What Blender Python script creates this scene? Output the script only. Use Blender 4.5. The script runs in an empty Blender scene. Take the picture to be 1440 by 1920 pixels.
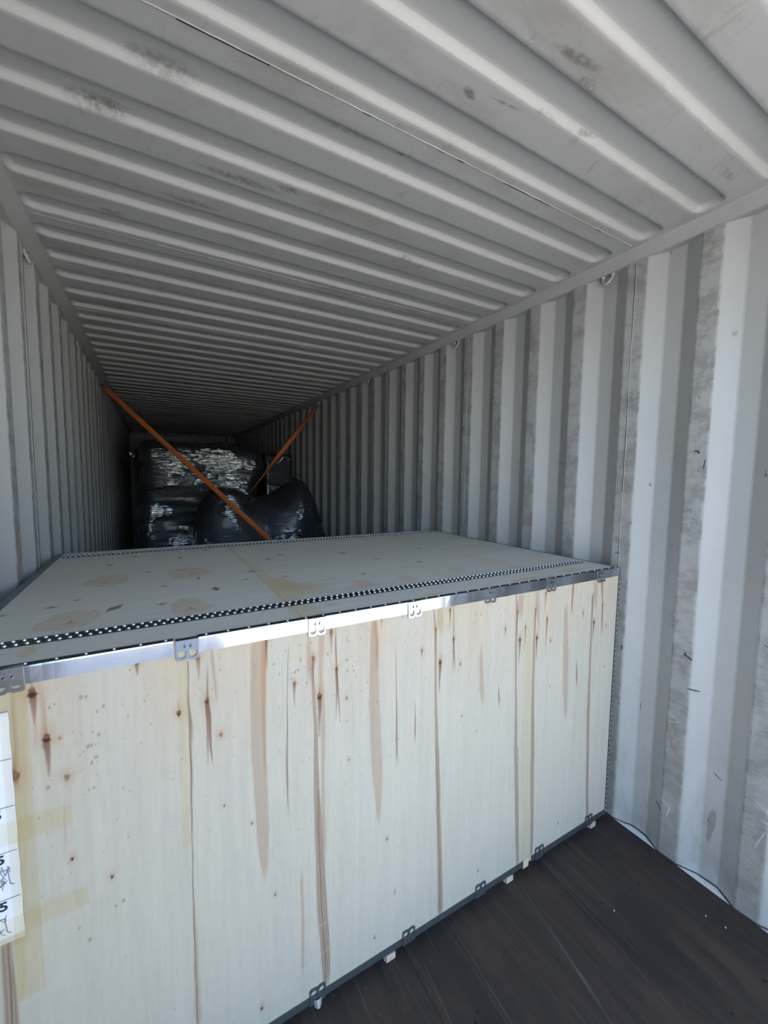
import bpy, bmesh, math, random
import numpy as np
from mathutils import Vector, Matrix, noise

# ---------------------------------------------------------------- camera, sky, sun, exposure
scene = bpy.context.scene
COL = scene.collection
cam_d = bpy.data.cameras.new('camera')
cam = bpy.data.objects.new('camera', cam_d)
COL.objects.link(cam)
yaw, pitch, roll = math.radians(29.484), math.radians(-4.814), math.radians(0.6935)
fw = Vector((math.sin(yaw)*math.cos(pitch), math.cos(yaw)*math.cos(pitch), math.sin(pitch)))
rt = Vector((math.cos(yaw), -math.sin(yaw), 0))
up = rt.cross(fw)
rt2 = rt*math.cos(roll) + up*math.sin(roll)
up2 = -rt*math.sin(roll) + up*math.cos(roll)
M = Matrix((rt2, up2, -fw)).transposed().to_4x4()
M.translation = Vector((0.4469, 0.0, 1.6421))
cam.matrix_world = M
cam_d.sensor_fit = 'VERTICAL'
cam_d.sensor_height = 36.0
cam_d.lens = 766.17/1920*36.0
cam_d.clip_start = 0.02
scene.camera = cam

world = bpy.data.worlds.new('sky'); scene.world = world
world.use_nodes = True
wn = world.node_tree; wn.nodes.clear()
wo = wn.nodes.new('ShaderNodeOutputWorld'); wb = wn.nodes.new('ShaderNodeBackground')
sk = wn.nodes.new('ShaderNodeTexSky')
sk.sky_type = 'NISHITA'; sk.sun_disc = False
sk.sun_elevation = math.radians(33); sk.sun_rotation = math.radians(11)
sk.air_density = 1.0; sk.dust_density = 2.0; sk.ozone_density = 1.0
wb.inputs['Strength'].default_value = 0.36
wn.links.new(sk.outputs[0], wb.inputs[0]); wn.links.new(wb.outputs[0], wo.inputs[0])

sun_d = bpy.data.lights.new('sun', 'SUN'); sun_d.energy = 15.0; sun_d.angle = math.radians(0.6)
sun_d.color = (1.0, 0.95, 0.87)
sun = bpy.data.objects.new('sun', sun_d); COL.objects.link(sun)
az, el = math.radians(11), math.radians(33)       # sun stands behind the container, to the right
sdir = Vector((math.sin(az)*math.cos(el), math.cos(az)*math.cos(el), math.sin(el)))
sun.rotation_euler = sdir.to_track_quat('Z', 'Y').to_euler()

vs = scene.view_settings
vs.view_transform = 'Standard'; vs.look = 'None'; vs.gamma = 1.0; vs.use_curve_mapping = False
vs.exposure = 1.66

# ---------------------------------------------------------------- sizes (metres; X across, Y into the container)
W, H = 2.352, 2.6534
OPEN, END = -0.22, 11.4
RZ = 2.615
rng = random.Random(4); nr = np.random.default_rng(7)

# ---------------------------------------------------------------- helpers
def new_mesh(name, verts, faces, mat=None, parent=None, smooth=False):
    me = bpy.data.meshes.new(name)
    me.from_pydata([tuple(v) for v in verts], [], faces)
    me.update()
    o = bpy.data.objects.new(name, me); COL.objects.link(o)
    mats = mat if isinstance(mat, (list, tuple)) else [mat]
    for m in mats:
        if m: me.materials.append(m)
    if smooth: me.polygons.foreach_set('use_smooth', [True]*len(me.polygons))
    if parent: o.parent = parent
    return o

def fix_normals(o):
    bm = bmesh.new(); bm.from_mesh(o.data)
    bmesh.ops.recalc_face_normals(bm, faces=bm.faces[:]); bm.to_mesh(o.data); bm.free()
    return o

class MB:
    """collects simple shapes into one mesh"""
    def __init__(s): s.v = []; s.f = []; s.m = []
    def add(s, vs, fs, mi=0):
        b = len(s.v); s.v += [tuple(v) for v in vs]
        s.f += [tuple(i+b for i in f) for f in fs]; s.m += [mi]*len(fs); return s
    def box(s, x0, x1, y0, y1, z0, z1, mi=0):
        v = [(x0,y0,z0),(x1,y0,z0),(x1,y1,z0),(x0,y1,z0),(x0,y0,z1),(x1,y0,z1),(x1,y1,z1),(x0,y1,z1)]
        return s.add(v, [(0,3,2,1),(4,5,6,7),(0,1,5,4),(1,2,6,5),(2,3,7,6),(3,0,4,7)], mi)
    def tube(s, pts, r, n=8, mi=0, closed=False):
        pts = [Vector(p) for p in pts]; N = len(pts); rr = r if isinstance(r, (list,tuple)) else [r]*N
        vs = []; prev = None
        for i, p in enumerate(pts):
            a = pts[max(i-1,0)]; b = pts[min(i+1,N-1)]
            t = (b-a).normalized()
            if prev is None:
                ref = Vector((0,0,1)) if abs(t.z) < .9 else Vector((1,0,0))
                u = t.cross(ref).normalized()
            else:
                u = (prev - t*prev.dot(t)).normalized()
            prev = u; w = t.cross(u)
            for k in range(n):
                an = 2*math.pi*k/n
                vs.append(p + (u*math.cos(an) + w*math.sin(an))*rr[i])
        fs = [(i*n+k, i*n+(k+1)%n, (i+1)*n+(k+1)%n, (i+1)*n+k) for i in range(N-1) for k in range(n)]
        fs += [tuple(range(n))[::-1], tuple((N-1)*n+k for k in range(n))]
        return s.add(vs, fs, mi)
    def dome(s, c, r, h, axis='z', sign=1, n=8, mi=0):
        vs = []; rings = [(1.0, 0.0), (0.8, 0.6), (0.4, 0.93)]
        for q, hh in rings:
            for k in range(n):
                a = 2*math.pi*k/n; vs.append((r*q*math.cos(a), r*q*math.sin(a), h*hh*sign))
        vs.append((0, 0, h*sign))
        if axis == 'y': vs = [(x, z, y) for x, y, z in vs]
        if axis == 'x': vs = [(z, x, y) for x, y, z in vs]
        vs = [(x+c[0], y+c[1], z+c[2]) for x, y, z in vs]
        fs = [(j*n+k, j*n+(k+1)%n, (j+1)*n+(k+1)%n, (j+1)*n+k) for j in range(2) for k in range(n)]
        fs += [(2*n+k, 2*n+(k+1)%n, 3*n) for k in range(n)]
        return s.add(vs, fs, mi)
    def build(s, name, mat, parent=None, smooth=False, bevel=0):
        o = new_mesh(name, s.v, s.f, mat, parent, smooth)
        if any(s.m): o.data.polygons.foreach_set('material_index', s.m)
        fix_normals(o)
        if bevel:
            b = o.modifiers.new('bevel', 'BEVEL'); b.width = bevel; b.segments = 2; b.limit_method = 'ANGLE'
        return o

def struct(o): o['kind'] = 'structure'; return o
def empty(name, loc, label, cat, group=None):
    o = bpy.data.objects.new(name, None); COL.objects.link(o); o.location = loc
    o.empty_display_size = .1
    return tag(o, label, cat, group)
def tag(o, label, cat, group=None):
    o['label'] = label; o['category'] = cat
    if group: o['group'] = group
    return o

# ---------------------------------------------------------------- materials
class Mat:
    def __init__(s, name):
        s.m = bpy.data.materials.new(name); s.m.use_nodes = True
        s.t = s.m.node_tree; s.b = s.t.nodes['Principled BSDF']
    def n(s, typ, **kw):
        nd = s.t.nodes.new(typ)
        for k, v in kw.items():
            if k in nd.inputs: nd.inputs[k].default_value = v
            else: setattr(nd, k, v)
        return nd
    def l(s, a, b): s.t.links.new(a, b)
    def coord(s, scale=(1,1,1), kind='Position'):
        if kind == 'Position': src = s.n('ShaderNodeNewGeometry').outputs['Position']
        else: src = s.n('ShaderNodeTexCoord').outputs['Object']
        mp = s.n('ShaderNodeMapping'); mp.inputs['Scale'].default_value = scale
        s.l(src, mp.inputs['Vector']); return mp.outputs[0]
    def noise(s, scale, sc=(1,1,1), detail=4, rough=.6, dist=0, kind='Position'):
        nd = s.n('ShaderNodeTexNoise'); nd.inputs['Scale'].default_value = scale
        nd.inputs['Detail'].default_value = detail; nd.inputs['Roughness'].default_value = rough
        nd.inputs['Distortion'].default_value = dist
        s.l(s.coord(sc, kind), nd.inputs['Vector']); return nd.outputs['Fac']
    def ramp(s, fac, stops):
        r = s.n('ShaderNodeMapRange'); r.clamp = True
        if len(stops) == 4:
            for i, k in enumerate(('From Min','From Max','To Min','To Max')): r.inputs[k].default_value = stops[i]
        s.l(fac, r.inputs['Value']); return r.outputs[0]
    def math(s, op, a, b=None):
        nd = s.n('ShaderNodeMath', operation=op)
        for i, q in enumerate((a, b)):
            if q is None: continue
            if isinstance(q, (int, float)): nd.inputs[i].default_value = q
            else: s.l(q, nd.inputs[i])
        return nd.outputs[0]
    def mix(s, fac, a, b, mode='MIX'):
        nd = s.n('ShaderNodeMix', data_type='RGBA', blend_type=mode)
        for i, q in ((0, fac), (6, a), (7, b)):
            if isinstance(q, (int, float)): nd.inputs[i].default_value = q
            elif isinstance(q, tuple): nd.inputs[i].default_value = (*q, 1)
            else: s.l(q, nd.inputs[i])
        return nd.outputs[2]
    def base(s, c):
        if isinstance(c, tuple): s.b.inputs['Base Color'].default_value = (*c, 1)
        else: s.l(c, s.b.inputs['Base Color'])
    def set(s, rough=None, metal=None, spec=None):
        for k, v in (('Roughness', rough), ('Metallic', metal), ('Specular IOR Level', spec)):
            if v is None: continue
            if isinstance(v, (int, float)): s.b.inputs[k].default_value = v
            else: s.l(v, s.b.inputs[k])
    def bump(s, h, strength=.3, dist=.002):
        b = s.n('ShaderNodeBump'); b.inputs['Strength'].default_value = strength; b.inputs['Distance'].default_value = dist
        s.l(h, b.inputs['Height']); s.l(b.outputs[0], s.b.inputs['Normal'])

def sep(m, axis):
    g = m.n('ShaderNodeNewGeometry'); sp = m.n('ShaderNodeSeparateXYZ'); m.l(g.outputs['Position'], sp.inputs[0])
    return sp.outputs[axis]

def smudges(m, c, axes, spots, col, soft=.5, nscale=60, cut=(.38, .56)):
    """grime marks at fixed places on the sheet: (a, b, half length, half width, tilt, strength)"""
    g = m.n('ShaderNodeNewGeometry'); sp = m.n('ShaderNodeSeparateXYZ'); m.l(g.outputs['Position'], sp.inputs[0])
    A, B = sp.outputs[axes[0]], sp.outputs[axes[1]]
    nz = m.ramp(m.noise(nscale, (1, 1, 1), 5, .7), (cut[0], cut[1], 0, 1))
    tot = None
    for a, b, la, lb, ti, st in spots:
        u0 = m.math('SUBTRACT', A, a); v0 = m.math('SUBTRACT', B, b)
        u = m.math('ADD', m.math('MULTIPLY', u0, math.cos(ti)/la), m.math('MULTIPLY', v0, math.sin(ti)/la))
        v = m.math('ADD', m.math('MULTIPLY', u0, -math.sin(ti)/lb), m.math('MULTIPLY', v0, math.cos(ti)/lb))
        d2 = m.math('ADD', m.math('MULTIPLY', u, u), m.math('MULTIPLY', v, v))
        k = m.ramp(d2, (1-soft, 1, st, 0)); tot = k if tot is None else m.math('MAXIMUM', tot, k)
    return m.mix(m.math('MULTIPLY', tot, nz), c, col)

PAINT = (0.39, 0.395, 0.393)
def wall_mat(name, xin, sgn):
    """grey container paint; dirt and rub marks sit on the faces that stick out into the load space"""
    m = Mat(name)
    x = sep(m, 0); z = sep(m, 2)
    d = m.math('MULTIPLY', m.math('SUBTRACT', x, xin), sgn)       # 0 on the inner faces, >0 in the recesses
    inner = m.ramp(d, (0.0005, 0.006, 1, 0))
    low = m.ramp(z, (0.2, 1.9, 1.0, 0.13))
    n1 = m.ramp(m.noise(3.0, (1, 3, 2.2), 8, .7, .3), (.35, .65, 0, 1))
    n2 = m.ramp(m.noise(9.0, (1, 1.2, 14), 8, .72, .8), (.50, .72, 0, 1))
    n3 = m.ramp(m.noise(16.0, (1, 1.0, 6), 7, .75, 1.4), (.58, .68, 0, 1))
    dirt = m.math('MULTIPLY', inner, m.math('MULTIPLY', low, m.math('ADD', m.math('MULTIPLY', n1, .55), .35)))
    c = m.mix(dirt, PAINT, (0.235, 0.22, 0.197))
    rub = m.math('MULTIPLY', m.math('MULTIPLY', m.math('MULTIPLY', inner, n2), low), .75)
    c = m.mix(rub, c, (0.20, 0.185, 0.165))
    wht = m.math('MULTIPLY', m.math('MULTIPLY', m.math('MULTIPLY', inner, n3), low), .75)
    c = m.mix(wht, c, (0.48, 0.46, 0.43))
    # scratched edges where cargo rubbed along the folds
    e1 = m.math('MULTIPLY', m.ramp(d, (0.0005, 0.0025, 1, 0)), m.ramp(d, (-.0005, .0004, 0, 1)))
    c = m.mix(m.math('MULTIPLY', e1, m.ramp(m.noise(10.0, (1, 1, 1.5), 5, .7), (.45, .6, 0, .8))), c, (0.13, 0.12, 0.11))
    # faint grime everywhere and small dark chips
    g = m.ramp(m.noise(5.0, (1, 1, .6), 7, .7), (.45, .75, 0, .22))
    c = m.mix(g, c, (0.27, 0.26, 0.24))
    gl = m.math('MULTIPLY', m.ramp(z, (0.0, .8, 1, 0)), m.ramp(m.noise(9.0, (1, 2, .8), 7, .7), (.42, .62, 0, .55)))
    c = m.mix(gl, c, (0.26, 0.25, 0.22))
    ch = m.ramp(m.noise(38.0, (1, 1, .45), 3, .5), (.735, .765, 0, .8))
    c = m.mix(ch, c, (0.06, 0.055, 0.05))
    if sgn > 0:
        c = smudges(m, c, (1, 2), [(.689, .262, .016, .062, .08, .6), (.694, .205, .011, .045, .1, .6)], (0.15, 0.145, 0.13), .5, 40, (.2, .42))
        c = smudges(m, c, (1, 2), [(.801, .918, .020, .004, .5, 1), (.812, .925, .005, .010, 0, 1), (.775, .785, .022, .0035, 0, 1), (1.072, .857, .004, .012, 0, 1), (.826, 1.763, .010, .004, 0, 1),
            (.818, 1.757, .005, .005, 0, 1), (.796, 1.711, .003, .022, .1, .9), (.682, .46, .020, .003, .5, .8), (.872, .206, .020, .005, .6, .9), (1.12, 1.30, .016, .003, .1, .8), (.99, .60, .003, .02, 0, .5), (.55, 1.05, .03, .003, .3, .7), (.50, .60, .03, .003, .35, .7)], (0.05, 0.05, 0.05), .3, 90, (.2, .4))
        c = smudges(m, c, (1, 2), [(.84, 1.52, .030, .014, 0, .8), (.815, 1.475, .016, .05, 0, .6), (1.09, 1.60, .03, .05, 0, .5), (.86, 1.05, .03, .06, 0, .6), (.83, .55, .035, .09, 0, .6), (.74, 2.20, .012, .014, 0, .6), (.82, 2.26, .04, .012, .2, .5), (1.10, 2.0, .03, .05, 0, .4)], (0.17, 0.155, 0.135), .8, 45, (.42, .60))
        c = smudges(m, c, (1, 2), [(.85, .245, .045, .003, .5, .45), (.83, .215, .004, .035, .2, .45), (.83, .62, .035, .003, -.35, .4), (.84, .64, .03, .003, .45, .4), (.52, .45, .05, .003, .5, .35), (.50, .40, .04, .003, .3, .35), (.53, .33, .003, .05, .3, .35)], (0.62, 0.61, 0.58), .3, 70, (.25, .45))
    m.base(c); m.set(rough=.5, spec=.35)
    m.bump(m.noise(60.0, (1,1,1), 4, .6), .10, .002)
    return m.m
M_wallR = wall_mat('painted_steel_right', W, 1)
M_wallL = wall_mat('painted_steel_left', 0.0, -1)

m = Mat('painted_steel_plain')
g = m.ramp(m.noise(6.0, (1,1,1), 7, .7), (.42, .75, 0, .35))
c = m.mix(g, (0.39, 0.39, 0.38), (0.25, 0.235, 0.21)); m.base(c); m.set(rough=.5, spec=.35); M_rail = m.m

m = Mat('painted_steel_roof')
g = m.ramp(m.noise(1.6, (1, 2.2, 1), 8, .72, .4), (.50, .72, 0, .75))
zz = sep(m, 2)
low = m.ramp(zz, (H+.001, H+.008, 1, .15))                    # grime only where the roof hangs lowest
c = m.mix(m.math('MULTIPLY', g, low), (0.40, 0.40, 0.39), (0.26, 0.24, 0.21))
s2 = m.ramp(m.noise(7.0, (2.6, 1, 1), 8, .75, .8), (.58, .70, 0, .5))
c = m.mix(m.math('MULTIPLY', s2, low), c, (0.20, 0.18, 0.155))
ch = m.ramp(m.noise(30.0, (1, 1, 1), 4, .6), (.73, .77, 0, .8))
c = m.mix(m.math('MULTIPLY', ch, low), c, (0.08, 0.07, 0.06))
c = smudges(m, c, (0, 1), [(1.205, .91, .028, .014, .3, .9), (1.37, .71, .09, .016, -.1, .75), (1.45, .74, .04, .02, 0, .8), (1.60, .845, .05, .006, -.1, .6), (1.43, .855, .05, .008, 0, .5), (1.31, .885, .06, .006, -.1, .6), (.90, 1.51, .05, .02, 0, .8),
    (.74, 1.545, .16, .022, 0, .7), (.35, 1.46, .10, .03, 0, .7), (.50, 1.25, .10, .03, 0, .55), (.34, 1.98, .06, .02, 0, .6), (2.13, .70, .06, .02, 0, .5), (1.17, 1.195, .02, .006, 0, .8), (1.50, 1.69, .05, .012, 0, .7), (.98, 1.20, .14, .014, 0, .45), (.60, 1.76, .12, .02, 0, .6), (1.10, 1.09, .02, .012, 0, .5)], (0.13, 0.12, 0.105), .85, 50, (.36, .58))
m.base(c); m.set(rough=.48, spec=.4); m.bump(m.noise(70.0, (1,1,1), 3, .6), .08, .002); M_roof = m.m

m = Mat('floor_plywood')
c0 = m.ramp(m.noise(3.0, (5, .35, 1), 8, .7, .5), (.3, .7, 0, 1))
c = m.mix(c0, (0.023, 0.0185, 0.0165), (0.064, 0.046, 0.038))
c1 = m.ramp(m.noise(1.8, (1, 1, 1), 6, .65), (.5, .72, 0, .75))
c = m.mix(c1, c, (0.017, 0.0165, 0.019))
st = m.ramp(m.noise(7.0, (7, .16, 1), 6, .7, .3), (.60, .74, 0, .5))
c = m.mix(st, c, (0.10, 0.085, 0.076))
br = m.ramp(m.noise(4.0, (1.5, .8, 1), 7, .7, .6), (.50, .72, 0, .65))
c = m.mix(br, c, (0.085, 0.056, 0.037))
sp_ = m.ramp(m.noise(45.0, (1.3, .6, 1), 3, .5), (.72, .76, 0, .8))
c = m.mix(sp_, c, (0.22, 0.19, 0.16))
m.base(c); m.set(rough=.62, spec=.3)
m.bump(m.noise(9.0, (10, .25, 1), 6, .7), .35, .002); M_floor = m.m
m = Mat('floor_scratch'); m.base(m.mix(m.ramp(m.noise(30, (1,.2,1)), (.3,.7,0,1)), (0.11,0.095,0.085), (0.05,0.043,0.04))); m.set(rough=.7); M_scratch = m.m
m = Mat('dark_gap'); m.base((0.012, 0.011, 0.011)); m.set(rough=.9); M_gap = m.m
m = Mat('white_chip'); m.base((0.62, 0.57, 0.48)); m.set(rough=.7); M_chip = m.m
m = Mat('sealant'); m.base((0.035, 0.033, 0.03)); m.set(rough=.6); M_seal = m.m
m = Mat('white_caulk'); m.base((0.70, 0.70, 0.68)); m.set(rough=.45); M_caulk = m.m

def ply_mat(name, sc, mul=(1,1,1)):
    m = Mat(name)
    a = m.n('ShaderNodeVertexColor'); a.layer_name = 'veneer'
    g = m.ramp(m.noise(5.0, sc, 7, .7, .3), (.25, .75, .90, 1.06))
    g2 = m.ramp(m.noise(90.0, (1, 1, .3), 3, .6), (.3, .7, .97, 1.02))
    gg = m.math('MULTIPLY', g, g2)
    cc = m.n('ShaderNodeCombineXYZ')
    for i in range(3): m.l(m.math('MULTIPLY', gg, mul[i]), cc.inputs[i])
    c = m.mix(1.0, a.outputs['Color'], cc.outputs[0], 'MULTIPLY')
    m.base(c); m.set(rough=.62, spec=.25)
    m.bump(m.noise(14.0, sc, 5, .7), .12, .001)
    return m.m
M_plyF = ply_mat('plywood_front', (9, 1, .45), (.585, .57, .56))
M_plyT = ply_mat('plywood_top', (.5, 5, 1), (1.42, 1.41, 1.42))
m = Mat('plywood_plain'); g = m.ramp(m.noise(6, (8, 8, .5), 6, .7), (.3,.7,0,1))
m.base(m.mix(g, (0.52, 0.46, 0.34), (0.44, 0.37, 0.26))); m.set(rough=.65); M_ply = m.m
m = Mat('raw_pine'); g = m.ramp(m.noise(20, (1, 1, 6), 6, .7), (.35,.65,0,1))
m.base(m.mix(g, (0.56, 0.47, 0.38), (0.34, 0.26, 0.20))); m.set(rough=.8); M_pine = m.m

m = Mat('galvanised_steel'); g = m.ramp(m.noise(30, (1, 1, 1), 5, .6), (.3,.7,.11,.15))
m.base(m.mix(m.ramp(m.noise(12, (.6,1,2), 5, .7), (.4,.7,0,1)), (0.36, 0.38, 0.43), (0.31, 0.34, 0.39)))
m.set(rough=g, metal=1.0); m.bump(m.noise(4, (1,1,3), 2, .5), .02, .002); M_steel = m.m
m = Mat('crate_dimmed'); m.base((0.05, 0.055, 0.05)); m.set(rough=.6); M_dim = m.m  # far crate's colour darkened to stand in for the gloom back there
m = Mat('dull_steel'); m.base((0.20, 0.225, 0.235)); m.set(rough=.42, metal=.9); M_dull = m.m
m = Mat('dark_zinc'); m.base(m.mix(m.ramp(m.noise(20), (.3,.7,0,1)), (0.030,0.035,0.037), (0.055,0.06,0.062))); m.set(rough=.5, metal=.5, spec=.3); M_zinc = m.m
m = Mat('bright_stud'); m.base((0.80, 0.80, 0.78)); m.set(rough=.35, metal=.8); M_stud = m.m

m = Mat('black_stretch_film')
w1 = m.noise(4.0, (1, 1, 11), 2, .5, .9, 'Object'); w2 = m.noise(14.0, (.6, .6, 8), 2, .5, .8, 'Object')
tight = m.ramp(m.noise(1.9, (1, 1, 1.8), 3, .6, 0, 'Object'), (.49, .56, 0, 1))
m.base((0.014, 0.016, 0.022)); m.set(rough=m.math('SUBTRACT', .55, m.math('MULTIPLY', tight, .33)), spec=.5)
m.l(m.math('ADD', .05, m.math('MULTIPLY', tight, .95)), m.b.inputs['Coat Weight']); m.b.inputs['Coat Roughness'].default_value = .07
m.b.inputs['Coat IOR'].default_value = 2.5
hh = m.math('MULTIPLY', m.math('ADD', w1, m.math('MULTIPLY', w2, .22)), m.math('ADD', .12, tight))
bn = m.n('ShaderNodeBump'); bn.inputs['Strength'].default_value = 1.0; bn.inputs['Distance'].default_value = .012
m.l(hh, bn.inputs['Height']); m.l(bn.outputs[0], m.b.inputs['Normal']); m.l(bn.outputs[0], m.b.inputs['Coat Normal']); M_film = m.m

m = Mat('orange_webbing')
w = m.n('ShaderNodeTexWave', wave_type='BANDS'); w.inputs['Scale'].default_value = 60
m.l(m.coord((1,1,1), 'Object'), w.inputs['Vector'])
m.base(m.mix(m.ramp(w.outputs['Fac'], (0,1,0,.35)), (0.60, 0.15, 0.03), (0.36, 0.08, 0.018))); m.set(rough=.6); M_web = m.m
m = Mat('label_paper'); m.base(m.mix(m.ramp(m.noise(3.0), (.3,.7,0,1)), (0.60, 0.62, 0.70), (0.66, 0.67, 0.72))); m.set(rough=.35, spec=.5); M_paper = m.m
m = Mat('print_ink'); m.base((0.02, 0.02, 0.03)); m.set(rough=.5); M_ink = m.m
m = Mat('grey_ink'); m.base((0.16, 0.17, 0.20)); m.set(rough=.5); M_ink2 = m.m
m = Mat('clear_packing_tape')
m.base((0.70, 0.56, 0.30)); m.set(rough=.12, spec=.9)
tr = m.n('ShaderNodeBsdfTransparent'); tr.inputs[0].default_value = (0.985, 0.97, 0.91, 1)
mx = m.n('ShaderNodeMixShader'); mx.inputs[0].default_value = .06
m.bump(m.noise(14, (1, 1, 5), 3, .5), .3, .004)
m.l(tr.outputs[0], mx.inputs[1]); m.l(m.b.outputs[0], mx.inputs[2]); m.l(mx.outputs[0], m.t.nodes['Material Output'].inputs[0]); M_tape = m.m
m = Mat('concrete_yard'); m.base(m.mix(m.ramp(m.noise(.8, (1,1,1), 8, .7), (.3,.7,0,1)), (0.42, 0.40, 0.37), (0.34, 0.325, 0.30))); m.set(rough=.85); M_yard = m.m
m = Mat('container_paint_outside'); m.base((0.10, 0.14, 0.20)); m.set(rough=.5); M_out = m.m

# measured marks on the crate front (metres: x, z, radius, length of the run below, strength)
KNOTS=[
(0.5310,1.1910,0.0067,0.061,0.5),(0.5490,1.0740,0.0067,0.177,1),(0.6990,1.2100,0.0054,0.088,0.9),(0.7750,1.0650,0.0054,0.075,0.7),(0.8300,1.1260,0.0067,0.095,0.55),(0.8490,1.0080,0.0094,0.130,1),(0.8850,1.1950,0.0067,0.065,0.6),(0.9020,1.0800,0.0054,0.165,1),(0.5800,0.9740,0.0054,0.000,0.6),(0.9350,0.9790,0.0040,0.000,0.5),(0.5850,0.7760,0.0027,0.000,1),(0.6540,0.6960,0.0027,0.000,1),(0.9430,0.7810,0.0027,0.000,1),(1.0530,1.2170,0.0040,0.042,0.9),(1.1300,1.2170,0.0040,0.028,0.9),(1.2070,1.0730,0.0040,0.028,0.8),(1.2620,1.1360,0.0054,0.112,0.6),(1.2840,1.0160,0.0081,0.115,1),(1.3220,1.1930,0.0054,0.075,0.7),(1.3410,1.0880,0.0054,0.126,1),(1.3740,0.9890,0.0040,0.008,0.6),(1.3860,0.7920,0.0027,0.007,0.8),(1.5900,1.0790,0.0040,0.030,0.8),(1.4590,0.7140,0.0020,0.000,1),(1.6510,1.1370,0.0054,0.106,0.7),(1.6700,1.0220,0.0074,0.098,1),(1.6990,1.0680,0.0040,0.098,0.7),(1.7670,1.0120,0.0074,0.101,1),(1.7540,1.1280,0.0047,0.088,0.6),(1.8090,1.1880,0.0054,0.089,0.75),(1.8230,1.0800,0.0054,0.159,1),(1.8520,0.9830,0.0040,0.014,0.6),(1.9800,1.2160,0.0054,0.140,0.9),(2.0570,1.0700,0.0040,0.038,0.7),(2.1170,1.1310,0.0040,0.123,0.7),(2.1370,1.0140,0.0074,0.094,1),(2.1790,1.1880,0.0054,0.074,0.8),(2.1940,1.0830,0.0047,0.151,1),(2.2300,0.9810,0.0034,0.010,0.6),(2.2360,0.7850,0.0027,0.000,0.7),(1.8590,0.7850,0.0027,0.000,0.9),(0.2630,0.7790,0.0040,0.000,1),(0.3350,0.6990,0.0040,0.000,1),(0.6730,0.1180,0.0047,0.007,1),(1.0400,0.1230,0.0034,0.005,1),(1.0820,0.4560,0.0034,0.006,1),(0.7150,0.4510,0.0034,0.005,0.5),(1.9570,0.1310,0.0034,0.005,0.9),(1.4910,0.1370,0.0034,0.005,0.9),(1.1160,0.2470,0.0040,0.000,0.3),(0.2120,1.1810,0.0107,0.069,0.9),(0.2310,1.0750,0.0094,0.090,1),(0.4020,1.2110,0.0067,0.038,1),(0.4850,1.0600,0.0067,0.013,1),(0.2620,0.9750,0.0067,0.000,0.5),(0.1760,1.0100,0.0107,0.023,0.8),(0.2530,1.0680,0.0027,0.000,0.4)
]
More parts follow.
